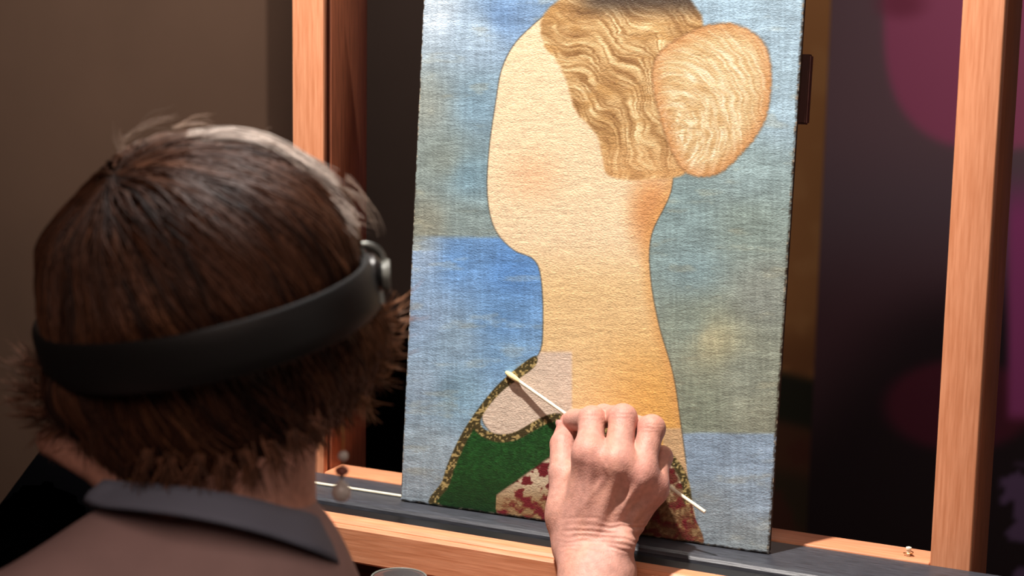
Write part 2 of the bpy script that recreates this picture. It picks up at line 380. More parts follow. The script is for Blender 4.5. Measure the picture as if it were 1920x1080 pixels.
BG1 = [(810, 20, (178, 198, 216)), (900, 60, (146, 172, 194)), (940, 30, (100, 140, 190)), (790, 200, (132, 142, 136)), (900, 200, (112, 146, 168)), (830, 300, (126, 140, 134)), (880, 330, (108, 144, 162)),  # top left samples carry the varnish glare as paler colour
       (800, 420, (128, 132, 118)), (870, 420, (120, 140, 140)), (1480, 50, (138, 168, 188)), (1350, 20, (140, 172, 194)), (1460, 200, (140, 170, 188)), (1400, 330, (130, 156, 160)), (1400, 420, (118, 138, 132)),
       (1280, 400, (120, 148, 152)), (1300, 500, (114, 142, 148)), (1430, 550, (128, 138, 130)), (1300, 620, (120, 138, 128)), (1335, 640, (152, 150, 116)), (1400, 700, (128, 138, 124)), (1300, 760, (120, 132, 114)), (1440, 780, (130, 136, 118))]
BG2 = [(790, 480, (136, 164, 196)), (860, 490, (88, 138, 198)), (960, 510, (78, 132, 200)), (800, 600, (128, 158, 192)), (950, 600, (92, 144, 202)), (850, 640, (128, 160, 186)), (950, 670, (106, 152, 196)), (780, 720, (134, 160, 184)),
       (860, 740, (118, 158, 184)), (800, 850, (142, 164, 178)), (775, 900, (128, 144, 156)), (1320, 850, (126, 152, 178)), (1420, 850, (130, 156, 182)), (1330, 960, (124, 140, 150)), (1420, 930, (132, 156, 178)), (1400, 1010, (128, 142, 148))]
FACE = smooth_poly([(1060, 18), (985, 60), (944, 120), (928, 200), (916, 290), (914, 370), (928, 430), (962, 468), (1000, 486), (1014, 520), (1018, 600), (1010, 664), (960, 700), (905, 770), (925, 815), (1000, 860), (1150, 870),
                    (1296, 1000), (1290, 900), (1276, 790), (1262, 700), (1236, 610), (1220, 520), (1222, 440), (1262, 340), (1240, 200), (1200, 60)])
HAIR = smooth_poly([(1010, 52), (1080, -20), (1250, -30), (1310, 20), (1318, 70), (1300, 240), (1290, 320), (1230, 338), (1140, 330), (1120, 260), (1080, 210), (1050, 130)])
BUN = smooth_poly([(1225, 120), (1290, 62), (1370, 44), (1432, 80), (1446, 150), (1432, 230), (1388, 290), (1340, 328), (1280, 318), (1240, 230)])
DRESS = smooth_poly([(822, 960), (830, 900), (850, 845), (880, 790), (930, 725), (985, 678), (1006, 668), (1000, 690), (940, 735), (902, 785), (915, 808), (960, 812), (1040, 775), (1120, 800), (1230, 830), (1285, 885), (1300, 960), (1306, 1030), (1100, 1010)])
def painting_col(px, py):
    n1 = fbm(px / 60, py / 18, 1, 5); n2 = fbm(px / 22, py / 3.0, 5, 3); n3 = fbm(px / 5, py / 5, 8, 2)
    c = idw(px, py, BG1); c2 = idw(px, py, BG2)
    t = np.maximum(sm(438, 448, py - .02 * (px - 800) + 6 * (n1 - .5)) * (px < 1150), sm(808, 816, py + 6 * (n1 - .5)) * (px > 1150))
    t = np.where((px < 1150) & (py < 470), t * sm(770, 850, px) * .6 + t * .4, t); c = c * (1 - t[:, None]) + c2 * t[:, None]
    c = c * (0.86 + .28 * n1)[:, None] * (0.88 + .24 * n2)[:, None]
    c = mixc(c, (172, 166, 134), sm(.62, .8, fbm(px / 60, py / 18, 21, 5)) * .25); c = mixc(c, (176, 172, 136), np.exp(-(((px - 1333) / 34) ** 2 + ((py - 636) / 22) ** 2)) * .6 * n3 * 1.5)
    c = c * (.9 + .2 * fbm(px / 4, py / 40, 77, 3))[:, None]
    g_ = c.mean(1, keepdims=True); c = c * .86 + g_ * .14 + 6
    dF = sd_poly(px, py, FACE); f = np.tile(np.array([228., 203, 168]), (len(px), 1))
    f = mixc(f, (218, 187, 138), sm(430, 560, py)); f = mixc(f, (212, 164, 92), sm(560, 760, py) * sm(1060, 1230, px))
    f = mixc(f, (196, 132, 76), sm(1, .2, np.hypot((px - 1225) / 70, (py - 400) / 120)) * .8)
    f = mixc(f, (226, 172, 132), sm(1, 0, np.hypot((px - 1000) / 90, (py - 330) / 80)) * .55)
    f = mixc(f, (204, 152, 92), sm(-26, 0, dF) * (px > 1150) * .6)
    pt = sm(1075, 1070, px) * sm(655, 664, py + .3 * (1000 - px) * (px < 1000)); f = mixc(f, (206, 188, 170), pt)
    pt = sm(1240, 1246, px) * sm(800, 806, py); f = mixc(f, (196, 164, 124), pt)
    f = f * (.93 + .14 * n2)[:, None] * (.95 + .1 * n3)[:, None]
    c = c * (1 - sm(1.2, -1.2, dF)[:, None]) + f * sm(1.2, -1.2, dF)[:, None]
    c = mixc(c, (70, 70, 62), sm(2.2, .6, np.abs(dF)) * .55 * (py < 870))
    # hair mass: wavy strokes sweeping back from the brow, plain bun
    dH = sd_poly(px, py, HAIR); a1 = np.hypot(px - 1000, (py - 330) * .9) + 9 * np.sin(px / 17 + py / 40) + 24 * n1
    b1 = np.arctan2(py - 330, px - 1000) * 160; st = np.clip(vnoise(a1 / 3.4, b1 / 34, 91) * .75 + .5 * fbm(a1 / 14, b1 / 50, 92, 2) - .12, 0, 1); h = np.tile(np.array([186., 146, 92]), (len(px), 1))
    h = mixc(h, (240, 220, 176), st ** 2 * .95 * sm(.25, .5, n1)); h = mixc(h, (104, 68, 36), (1 - st) ** 2 * .8); h = mixc(h, (60, 50, 44), sm(46, -6, py) * sm(1050, 1130, px) * .9)
    h = mixc(h, (212, 164, 110), sm(240, 330, py) * .5)
    e = sm(2, -6, dH + 8 * (n1 - .5)); c = c * (1 - e[:, None]) + h * e[:, None]
    dB = sd_poly(px, py, BUN); a2 = np.hypot((px - 1262), (py - 250) * .8) + 14 * n1; b2 = np.arctan2(py - 250, px - 1262) * 120; st = np.clip(vnoise(a2 / 3.2, b2 / 30, 93) * .75 + .5 * fbm(a2 / 16, b2 / 50, 94, 2) - .1, 0, 1)
    h = np.tile(np.array([206., 176, 128]), (len(px), 1)); h = mixc(h, (246, 234, 208), st ** 2 * .85); h = mixc(h, (150, 108, 60), (1 - st) ** 2 * .45)
    h = mixc(h, (190, 124, 70), sm(-34, 0, dB) * .55)
    e = sm(2, -2, dB + 5 * (n3 - .5)); c = c * (1 - e[:, None]) + h * e[:, None]
    c = mixc(c, (120, 84, 50), sm(5, 1, np.abs(dB)) * .35)
    # gown: dark green with a plain gold-brown trim and a mottled red and cream lower cloth
    dD = sd_poly(px, py, DRESS); g = np.tile(np.array([30., 72, 32]), (len(px), 1)) * (.7 + .6 * n3)[:, None]
    g = mixc(g, (16, 40, 18), sm(860, 960, py) * .6)
    br = sm(0, 8, (py - 850) - (1035 - px) * .72) * (px > 930); m_ = fbm(px / 15, py / 12, 40, 4)
    g = mixc(g, (104, 30, 36), br); g = mixc(g, (192, 176, 150), br * sm(.47, .53, m_)); g = mixc(g, (128, 96, 60), br * sm(895, 950, py) * sm(.35, .45, m_) * .75); g = mixc(g, (92, 60, 40), br * sm(1150, 1250, px) * sm(.3, .6, n3) * .6)
    tr = sm(17, 13, -dD) * (py < 945); g = mixc(g, (66, 58, 34), tr); g = mixc(g, (170, 150, 98), tr * sm(.55, .75, fbm(px / 3.2, py / 3.2, 50, 1)))
    e = sm(1.5, -1.5, dD); c = c * (1 - e[:, None]) + g * e[:, None]
    return c
nu, nv = 440, 640
U, Vv = np.meshgrid(np.linspace(0, 1, nu), np.linspace(0, 1, nv), indexing='ij')
uu = U * WID; vv = Vv * HGT
ej = .0009 * (fbm(vv * 90, vv * 0 + 3, 2, 5) - .5); uu = uu + np.where(U < .5, 1, -1) * np.abs(2 * U - 1) ** 30 * (np.abs(ej) + ej * .4)
vv = vv + .0016 * (fbm(U * 60, U * 0 + 9, 4, 4) - .3) * (1 - Vv) ** 40
re = np.minimum(np.minimum(U, 1 - U) * WID, np.minimum(Vv, 1 - Vv) * HGT)      # rounded worn rim
dep = .0014 * np.clip(1 - re / .0016, 0, 1) ** 2 - .00025 * fbm(uu * 90, vv * 400, 6, 3)
V = PBL + uu[..., None] * ux + vv[..., None] * uz + dep[..., None] * un; V = V.reshape(-1, 3)
i, j = np.meshgrid(np.arange(nu - 1), np.arange(nv - 1), indexing='ij'); a = (i * nv + j).ravel()
Fq = np.stack([a, a + nv, a + nv + 1, a + 1], 1)
ppx, ppy = proj(V); pc_ = painting_col(ppx, ppy)
ed = np.clip(1 - re.ravel() / .0022, 0, 1); en = fbm(ppx / 5, ppy / 5, 60, 2); pc_ = mixc(pc_, (58, 48, 38), ed * sm(.4, .6, en)); pc_ = mixc(pc_, (205, 190, 165), ed * sm(.62, .74, fbm(ppx / 6, ppy / 6, 61, 2)))
pp = empty('panel_painting', 'old wooden panel painting of a plain bust on blue, standing on the ledge', 'painting', tuple(PBL + ux * WID / 2))
child(pymesh('painted_surface', V, Fq, M['paint'], col=lin(np.clip(pc_, 0, 255))), pp)
def pframe(name, u0, u1, v0, v1, d0, d1, m, bev):
    bm = bmesh.new(); bmesh.ops.create_cube(bm, size=1)
    for v in bm.verts:
        v.co = Vector(PBL + ux * ((u0 + u1) / 2 + v.co.x * (u1 - u0)) + uz * ((v0 + v1) / 2 + v.co.z * (v1 - v0)) + un * ((d0 + d1) / 2 + v.co.y * (d1 - d0)))
    bmesh.ops.bevel(bm, geom=bm.edges[:], offset=bev, segments=2, affect='EDGES')
    me = bpy.data.meshes.new(name); bm.to_mesh(me); bm.free(); me.materials.append(m); o = bpy.data.objects.new(name, me); COL.objects.link(o); return child(o, pp)
pframe('wood_panel', .0008, WID - .0008, .0008, HGT - .0005, .0012, TH, M['oldwood'], .0008)
pframe('batten', .02, WID + .0055, .338, .392, TH, TH + .010, M['batten'], .0012)
pframe('batten', .02, WID - .004, .08, .13, TH, TH + .010, M['batten'], .0012)

# ================================================================== THE RESTORER
per = empty('person', 'restorer seen from behind, pink shirt and short auburn hair, reaching to the painting', 'person', (0.12, -.46, FL))
def plane_d(x, y):
    D = (x - 960) / FP * CX + (y - 540) / FP * CD + CF; return ((PBL - CC) @ un) / (D @ un)
def hp(x, y, off): return at(x, y, plane_d(x, y) - off)
W1 = hp(1110, 1022, .080); W2 = hp(1119, 1075, .100)
EL = W2 + np.array([.045, -.175, -.150]); 
hf = Field(np.minimum.reduce([hp(1000, 900, .15), hp(1280, 1090, 0), hp(1000, 720, .0), hp(1280, 720, .14), W2 + [-.03, -.14, -.12]]) - .012,
           np.maximum.reduce([hp(1000, 900, .15), hp(1280, 1090, 0), hp(1000, 720, .0), hp(1280, 720, .0), W2]) + .012, .00085)
fing = dict(
    index=[(1106, 852, .086, .0112), (1110, 787, .058, .0106), (1078, 788, .030, .0086), (1066, 789, .0140, .0072)],
    middle=[(1157, 868, .086, .0112), (1168, 784, .058, .0108), (1132, 780, .032, .0090), (1095, 800, .015, .0074)],
    ring=[(1200, 889, .077, .0104), (1222, 803, .053, .0102), (1192, 800, .030, .0086), (1150, 822, .015, .0072)],
    little=[(1225, 913, .064, .0090), (1240, 857, .042, .0084), (1216, 864, .024, .0074), (1188, 880, .013, .0064)])
thumb = [(1066, 965, .074, .0150), (1058, 890, .060, .0122), (1055, 833, .040, .0100), (1064, 800, .0225, .0085)]
# palm first, then each finger as its own chain, with its own field joined softly at the knuckle only
hf.cap(W2, W1, .0, .0, .001)
hf.F[:] = .05
side = CX * .9 + CD * -.05
for s_ in (-1, -.3, .4, 1):
    w0 = W2 + side * .0115 * s_; w1 = W1 + side * .0125 * s_ + CF * .002
    hf.cap(w0 + (EL - W2) * .75, w0, .0235, .0165, .012); hf.cap(w0, w1, .0165, .0165, .012)
for nme, s_ in (('index', -1), ('middle', -.35), ('ring', .35), ('little', 1)):
    x, y, o_, r_ = fing[nme][0]; w1 = W1 + side * .0135 * s_; k_ = hp(x, y + 8, o_ - .0012)
    hf.cap(w1, k_, .0160, r_ * .97, .012)
    hf.cap(w1 + CF * .012, k_ + CF * .014, .014, .010, .012)
hf.cap(hp(1085, 985, .064), hp(1084, 905, .060), .018, .012, .014)
for q in range(3):
    (x, y, o_, r_), (x2, y2, o2, r2) = thumb[q], thumb[q + 1]; hf.cap(hp(x, y, o_), hp(x2, y2, o2), r_, r2, .007 if q == 0 else .0025)
hf.cap(hp(1110, 1000, .074), hp(*thumb[0][:3]), .016, .0155, .014)
base = hf.F.copy()
for nme, ch in fing.items():
    P_ = [hp(*c[:3]) for c in ch]
    sub = Field(hf.lo, hf.lo + hf.h * (hf.n - 1), hf.h); sub.n = hf.n; sub.F = np.full(hf.n, .05, np.float32)
    for q in range(3): sub.cap(P_[q], P_[q + 1], ch[q][3] * (.94 if q else 1.0), ch[q + 1][3] * .97, .0015)
    for q in (1, 2): sub.ell(P_[q], (ch[q][3] * .99,) * 3, k=.004)
    d = sub.F; kf = .0016; hh = np.maximum(kf - np.abs(hf.F - d), 0) / kf; hf.F = np.minimum(hf.F, d) - hh * hh * kf * .25
    hf.ell(P_[0] - CF * .0003, (ch[0][3] * .96,) * 3, k=.014); hf.cap(P_[0], P_[0] * .8 + P_[1] * .2, ch[0][3] * .92, ch[0][3] * .90, .004)          # knuckle
    
# tendons, veins and the wrist bone
for nme, s_, e0 in (('index', -1, .0150), ('middle', -.3, .0165), ('ring', .35, .016), ('little', .9, .014)):
    x, y, o_, r_ = fing[nme][0]; a_ = hp(x, y + 12, o_) - CF * .0098; b_ = W1 + side * .008 * s_ - CF * .0145
    hf.cap(a_, b_, .0026, .0018, .006)
hf.ell(hp(1168, 1018, .094), (.0095, .0095, .0095), k=.010)
# wrist wrinkles
gx3, gy3, gz3 = [hf.lo[i] + hf.h * np.arange(hf.n[i]) for i in range(3)]
G = np.stack(np.meshgrid(gx3, gy3, gz3, indexing='ij'), -1).astype(np.float32); near = np.abs(hf.F) < .004
Pn = G[near]; px_, py_ = proj(Pn); wv = py_ + 6 * np.sin(px_ / 34 + 1) + 14 * vnoise(px_ / 26, py_ / 22, 3)
amp = .00026 * sm(940, 1000, py_) * sm(1050, 1025, py_) * sm(1040, 1075, px_) * vnoise(px_ / 30, py_ / 12, 5) * 1.5
hf.F[near] += amp * np.sin(wv * 2 * math.pi / 11.0)
def ridge(p, q, wd, am):              # a vein or tendon standing a little proud of the back of the hand
    p = np.array(p, float); q = np.array(q, float); t = np.clip(((px_ - p[0]) * (q - p)[0] + (py_ - p[1]) * (q - p)[1]) / ((q - p) @ (q - p)), 0, 1)
    d = np.hypot(px_ - p[0] - t * (q - p)[0], py_ - p[1] - t * (q - p)[1]); hf.F[near] -= am * np.exp(-(d / wd) ** 2) * np.sin(math.pi * (.1 + .8 * t))
for a_, b_, wd, am in (((1078, 965), (1112, 925), 6, .0004), ((1112, 925), (1140, 890), 6, .0005), ((1165, 960), (1188, 915), 5, .0008), ((1188, 980), (1212, 925), 5, .0008), ((1140, 892), (1132, 868), 4, .0006)): ridge(a_, b_, wd, am)
for nme in ('index', 'middle', 'ring'):                                # creases over the finger joints
    x, y, o_, r_ = fing[nme][1]; g_ = np.exp(-(((px_ - x) / 20) ** 2 + ((py_ - y + 4) / 12) ** 2)); hf.F[near] += .00020 * g_ * np.sin((py_ - y + 3 * vnoise(px_ / 9, py_ / 9, 8)) * 2 * math.pi / 7.5) * vnoise(px_ / 11, py_ / 5, 7) * 1.6
del G, Pn
HV, HQ = hf.mesh()
hx, hy = proj(HV)
hc = np.tile(np.array([192., 143, 129]), (len(HV), 1)); red = np.zeros(len(HV))
for nme in fing:
    for q, a_ in ((0, .75), (1, .5), (3, .8)):
        P0 = hp(*fing[nme][q][:3]); red += a_ * np.exp(-((HV - P0) ** 2).sum(1) / .013 ** 2)
red += .8 * np.exp(-((HV - hp(*thumb[3][:3])) ** 2).sum(1) / .016 ** 2) + .4 * np.exp(-((HV - hp(*thumb[2][:3])) ** 2).sum(1) / .014 ** 2)
hc = mixc(hc, (202, 126, 112), np.clip(red, 0, 1) * .75)
hc = mixc(hc, (196, 142, 120), sm(.40, .75, fbm(hx / 26, hy / 40, 70, 3)) * .45)

# ---- head and body (skin); most of it is under the clothes
HD = .985; HC = at(405, 560, HD)
hyv = HC - CC; hyv /= np.linalg.norm(hyv); hxv = np.cross(hyv, [0, 0, 1]); hxv /= np.linalg.norm(hxv); hzv = np.cross(hxv, hyv)
RO = math.radians(9); rx = hxv * math.cos(RO) + hzv * math.sin(RO); rz = -hxv * math.sin(RO) + hzv * math.cos(RO)
def H(x, y, z): return HC + hxv * x + hyv * y + hzv * z          # view aligned head frame
def A(x, y, z): return HC + rx * x + hyv * y + rz * z            # tilted with the head
NB = at(412, 1005, .985)
SL = at(-150, 1350, .90); SR = at(745, 1420, 1.08)
PEL = np.array([.10, -.56, -.36])
bf = Field((-.22, -.80, FL - .005), (.52, .02, .46), .0045)
axh = [rx, hyv, rz]
bf.ell(A(0, .002, .010), (.069, .082, .070), axh, .01)
bf.ell(A(-.012, .045, -.03), (.058, .052, .075), axh, .02)
bf.ell(A(-.008, .055, -.085), (.040, .035, .030), axh, .02)
bf.cap(A(-.06, .035, -.050), A(-.066, .05, -.085), .020, .016, .015); bf.cap(A(.05, .04, -.05), A(.02, .07, -.095), .022, .016, .015)
bf.cap(A(-.01, .095, .0), A(-.01, .112, -.035), .007, .012, .01)                      # nose
for s_ in (-1, 1):
    bf.ell(A(-.01 + s_ * .03, .092, .005), (.013, .010, .010), axh, .004, sub=True); bf.ell(A(-.01 + s_ * .03, .086, .005), (.012, .012, .012), axh, .003)
    bf.ell(A(s_ * .070, .0, -.035), (.007, .016, .030), axh, .006); bf.ell(A(s_ * .070, .004, -.064), (.006, .008, .010), axh, .006)
bf.cap(A(-.030, .098, -.058), A(.010, .098, -.058), .006, .006, .004)
bf.cap(A(.004, .0, -.05), NB + hzv * -.02, .049, .050, .015)
bf.cap(NB - hzv * .02, SL, .044, .042, .04); bf.cap(NB - hzv * .03 - hxv * .012, SR, .034, .042, .03)
bf.cap(at(98, 826, 1.0), at(232, 884, .975), .010, .0155, .01); bf.cap(at(232, 884, .975), at(300, 860, .985), .0155, .02, .01)
CH = (SL + SR) / 2 + np.array([0, 0, -.14]); bf.ell(CH, (.13, .09, .17), None, .05); bf.cap(CH, PEL, .11, .12, .05)
EL2 = SL + np.array([-.02, .10, -.27]); WL2 = EL2 + np.array([.10, .19, -.03])
bf.cap(SL, EL2, .042, .034, .02); bf.cap(EL2, WL2, .033, .022, .02); bf.ell(WL2 + [.03, .05, -.005], (.04, .05, .018), None, .02)
bf.cap(SR, EL, .042, .034, .02); bf.cap(EL, EL + (W2 - EL) * .35, .034, .030, .02)
KN = []
for s_ in (-1, 1):
    hp_ = PEL + np.array([s_ * .09, 0, -.02]); kn = hp_ + np.array([s_ * .03, .40, .0]); an = np.array([kn[0], kn[1] - .02, FL + .09]); KN.append((hp_, kn, an))
    bf.cap(hp_, kn, .070, .050, .03); bf.cap(kn, an, .048, .034, .02)
BV, BQ = bf.mesh(); bc = np.tile(np.array([204., 148, 128]), (len(BV), 1))
body = child(pymesh('body', np.concatenate([HV, BV]), np.concatenate([HQ, BQ + len(HV)]), M['skin'], col=lin(np.concatenate([hc, bc]))), per)
# nails
def nail(p, n_, l, r1, r2, nm='nail'):
    n_ = n_ / np.linalg.norm(n_); l = l - n_ * (l @ n_); l /= np.linalg.norm(l); s2 = np.cross(n_, l); V = []; F = []
    for i in range(9):
        for j in range(9):
            a, b = i / 4 - 1, j / 4 - 1; q = np.array([a * math.sqrt(1 - b * b / 2), b * math.sqrt(1 - a * a / 2)]); V.append(p + s2 * q[0] * r1 + l * q[1] * r2 + n_ * (.0009 - .0022 * q[0] ** 2 - .0005 * q[1] ** 2))
    for i in range(8):
        for j in range(8): F.append((i * 9 + j, i * 9 + j + 1, (i + 1) * 9 + j + 1, (i + 1) * 9 + j))
    child(pymesh(nm, V, F, M['nail']), per)
tt = hp(*thumb[3][:3]); nn = -CX * .8 - CF * .6 ; nail(tt + nn / np.linalg.norm(nn) * .0083, nn, hp(*thumb[3][:3]) - hp(*thumb[2][:3]), .0052, .0065)

# ---- shirt: one sewn surface with folds, then the collar
sf = Field((-.24, -.80, -.46), (.54, -.02, .26), .004)
sf.cap(NB + hzv * -.022, SL, .050, .052, .03); sf.cap(NB + hzv * -.030 - hxv * .012, SR, .040, .052, .025)
sf.ell(CH, (.150, .112, .19), None, .05); sf.cap(CH, PEL + [0, 0, .04], .125, .135, .05)
sf.cap(SL, EL2, .054, .050, .03); sf.cap(EL2, WL2, .050, .036, .02); sf.cap(SR, EL, .054, .052, .03); sf.cap(EL, EL + (W2 - EL) * .42, .052, .044, .02)
sf.cap(NB + hzv * -.06, CH, .08, .11, .06)
g3 = [sf.lo[i] + sf.h * np.arange(sf.n[i]) for i in range(3)]; X3, Y3, Z3 = np.meshgrid(*g3, indexing='ij', sparse=True)
sf.F += (.0038 * np.sin(38 * X3 + 30 * Z3 + 2.2 * np.sin(26 * Z3 + 14 * X3)) * (.5 + .5 * np.sin(17 * X3 - 11 * Z3 + 1))).astype(np.float32)
SV, SQ = sf.mesh(); child(pymesh('shirt', SV, SQ, M['shirt']), per)
tf = Field((-.26, -.80, FL + .06), (.50, .02, -.20), .006)
tf.cap(PEL + [0, 0, .03], PEL + [0, 0, -.02], .142, .14, .02)
for hp_, kn, an in KN: tf.cap(hp_, kn, .086, .066, .05); tf.cap(kn, an, .062, .056, .03)
TV, TQ = tf.mesh(); child(pymesh('trousers', TV, TQ, M['trousers']), per)
for hp_, kn, an in KN:
    f_ = Field(an + [-.08, -.1, -.10], an + [.08, .24, .04], .005); f_.cap([an[0], an[1], FL + .05], [an[0], an[1], FL + .10], .046, .04, .02); f_.cap([an[0], an[1] - .02, FL + .040], [an[0], an[1] + .13, FL + .034], .038, .032, .03)
    v_, q_ = f_.mesh(); v_[:, 2] = np.maximum(v_[:, 2], FL); child(pymesh('shoe', v_, q_, M['shoe']), per)
# collar: stand folded over, an open ring round the neck
def ring(points_px):                  # closed ring through back points (px, py, depth) and mirrored front
    return [at(*p) for p in points_px]
TOPB = [(192, 905, .965), (235, 906, .945), (300, 911, .928), (380, 920, .918), (460, 934, .920), (530, 952, .935), (585, 966, .955), (606, 986, .985)]
BOTB = [(157, 942, .965), (185, 951, .930), (260, 958, .905), (350, 970, .893), (440, 988, .892), (520, 1010, .905), (598, 1038, .925), (642, 1064, .965)]
FRT = [(600, 1008, 1.03), (480, 1010, 1.05), (360, 985, 1.055), (250, 940, 1.03)]; FRB = [(628, 1088, 1.04), (490, 1090, 1.075), (350, 1060, 1.08), (215, 985, 1.045)]
def crs(P, n):
    P = np.array(P); out = []
    for i in range(len(P)):
        p0, p1, p2, p3 = P[i - 1], P[i], P[(i + 1) % len(P)], P[(i + 2) % len(P)]
        for t in np.arange(n) / n: out.append(.5 * (2 * p1 + (p2 - p0) * t + (2 * p0 - 5 * p1 + 4 * p2 - p3) * t * t + (3 * p1 - p0 - 3 * p2 + p3) * t ** 3))
    return np.array(out)
T_ = crs(ring(TOPB + FRT), 8); B_ = crs(ring([(x, y, d + .006) for x, y, d in BOTB] + FRB), 8); cc_ = T_.mean(0)
inn = T_ + (cc_ - T_) * .10 - hzv * .004; low = B_ + (cc_ - B_) * .22
rows = [low, inn * .5 + low * .5, inn, T_ * .6 + inn * .4 + hzv * .0025, T_ + hzv * .001]
for t in (.25, .5, .75): r_ = T_ * (1 - t) + B_ * t; rows.append(r_ + (r_ - cc_) * .03 * math.sin(t * math.pi))
rows += [B_, B_ + (cc_ - B_) * .03 + hzv * .001]
nR = len(T_); Vc = np.concatenate(rows); Fc = [(i * nR + k, i * nR + (k + 1) % nR, (i + 1) * nR + (k + 1) % nR, (i + 1) * nR + k) for i in range(len(rows) - 1) for k in range(nR)]
child(pymesh('collar', Vc, Fc, M['collar']), per)

# ---- hair: a shaped mass with strands running over it
SIL = [(-320, -90), (-318, 0), (-322, 60), (-338, 130), (-306, 190), (-240, 250), (-176, 322), (-70, 388), (24, 388), (115, 318), (195, 250), (262, 180), (312, 110), (322, 50), (292, -20), (272, -95), (252, -170), (200, -243), (100, -290), (0, -304), (-100, -300), (-175, -262), (-250, -185), (-298, -130)]
sa = np.array([math.atan2(-y, x) for x, y in SIL]); srr = np.array([math.hypot(x, y) for x, y in SIL]) * HD / FP
o_ = np.argsort(sa); sa = sa[o_]; srr = srr[o_]
def Sil(al): return np.interp(al, np.r_[sa[-1] - 2 * math.pi, sa, sa[0] + 2 * math.pi], np.r_[srr[-1], srr, srr[0]])
BL = at(88, 655, HD); BR = at(686, 522, HD); BB = at(405, 680, HD - .105); BC = (BL + BR) / 2
bA = (BR - BL) / 2; bB = BB - BC; bn = np.cross(bB, bA); bn /= np.linalg.norm(bn)
if bn @ hzv < 0: bn = -bn
hAx = np.stack([hxv, hyv, hzv])
def hsurf(q):                          # q (n,3) in head frame -> point on the hair surface in the same direction
    r = np.linalg.norm(q, axis=1); n = q / r[:, None]; al = np.arctan2(n[:, 2], n[:, 0]); rad = np.hypot(n[:, 0], n[:, 2])
    s = Sil(al); D = np.where(n[:, 1] < 0, .104, .095); D = D * np.where((n[:, 1] < 0) & (n[:, 2] < 0), 1 - .30 * np.clip(-n[:, 2], 0, 1) ** 1.5, 1)
    R = 1 / np.sqrt((rad / s) ** 2 + (n[:, 1] / D) ** 2)
    P = n * R[:, None]; dz = ((P @ hAx + HC) - BC) @ bn
    R = R * (1 - (.075 + .06 * np.clip(-n[:, 0] - .45, 0, .5)) * np.exp(-(dz / .018) ** 2)); return n * R[:, None]
# cap
nb_, na_ = 90, 160; Vh = []
for i in range(nb_ + 1):
    be = i / nb_ * 1.95 + .001
    for k in range(na_):
        al = 2 * math.pi * k / na_; Vh.append((math.sin(be) * math.cos(al), -math.cos(be), math.sin(be) * math.sin(al)))
Vh = np.array(Vh); Qh = hsurf(Vh); Wd = np.array([-.047, -.040, .058])       # crown whorl
def azi(Q): 
    n = Q / np.linalg.norm(Q, axis=1)[:, None]; w_ = Wd / np.linalg.norm(Wd); e1 = np.cross(w_, [0, 1, 0]); e1 /= np.linalg.norm(e1); e2 = np.cross(w_, e1)
    return np.arctan2(n @ e2, n @ e1)
az = azi(Qh); lk = fbm(az * 9 + 50, np.linalg.norm(Qh - Wd, axis=1) * 22, 4, 3); Qh = Qh * (.955 + .035 * lk)[:, None]
Fh = [(i * na_ + k, i * na_ + (k + 1) % na_, (i + 1) * na_ + (k + 1) % na_, (i + 1) * na_ + k) for i in range(nb_) for k in range(na_)]
hair = child(pymesh('hair', Qh @ hAx + HC, Fh, M['haircap']), per)
def strands(P0, length, lift0, tiplift, rad, cols, steps=11, wob=.0, outward=None, curl=0):
    n = len(P0); q = hsurf(P0); pts = []; az0 = azi(q); ph = rng.random(n) * 6.28
    st = length / steps
    for k in range(steps + 1):
        t = k / steps; nrm = q / np.linalg.norm(q, axis=1)[:, None]
        off = lift0 * math.sin(math.pi * min(1, .25 + t * .9)) + tiplift * max(0, t - .45) ** 2 * 3.3
        pts.append(q + nrm * off[:, None])
        d = q - Wd; d = d - nrm * (d * nrm).sum(1)[:, None]; d /= np.linalg.norm(d, axis=1)[:, None] + 1e-9
        sd = np.cross(nrm, d); bend = wob * np.sin(ph + t * 3) + .35 * np.exp(-np.linalg.norm(q - Wd, axis=1) / .03) + .5 * (vnoise(az0 * 7 + 40, t * 1.5 + az0 * 0, 12) - .5)
        d = d + sd * bend[:, None] + np.array([0, 0, -.25]) ; q = hsurf(q + d * st[:, None] / np.linalg.norm(d, axis=1)[:, None])
    P = np.stack(pts, 1); return P
def strand_mesh(name, P, rad, cols, parent):
    n, m_, _ = P.shape; Pw = P @ hAx + HC; T = np.gradient(Pw, axis=1); T /= np.linalg.norm(T, axis=2)[..., None] + 1e-9
    nr = (Pw - HC); nr /= np.linalg.norm(nr, axis=2)[..., None]; s1 = np.cross(T, nr); s1 /= np.linalg.norm(s1, axis=2)[..., None] + 1e-9; s2 = np.cross(T, s1)
    tp = np.linspace(0, 1, m_); rr = rad[:, None] * (1 - .75 * tp ** 2)[None] ; V = []
    for k in range(3):
        a = 2 * math.pi * k / 3; V.append(Pw + rr[..., None] * (math.cos(a) * s1 * 1.6 + math.sin(a) * s2))
    V = np.stack(V, 2).reshape(-1, 3); b = (np.arange(n)[:, None, None] * m_ + np.arange(m_ - 1)[None, :, None]) * 3; k = np.arange(3)[None, None]
    F = np.stack([b + k, b + (k + 1) % 3, b + 3 + (k + 1) % 3, b + 3 + k], -1).reshape(-1, 4)
    o = child(pymesh(name, V, F, M['hair'], col=np.repeat(cols, m_ * 3, 0)), parent); o['kind'] = 'stuff'; return o
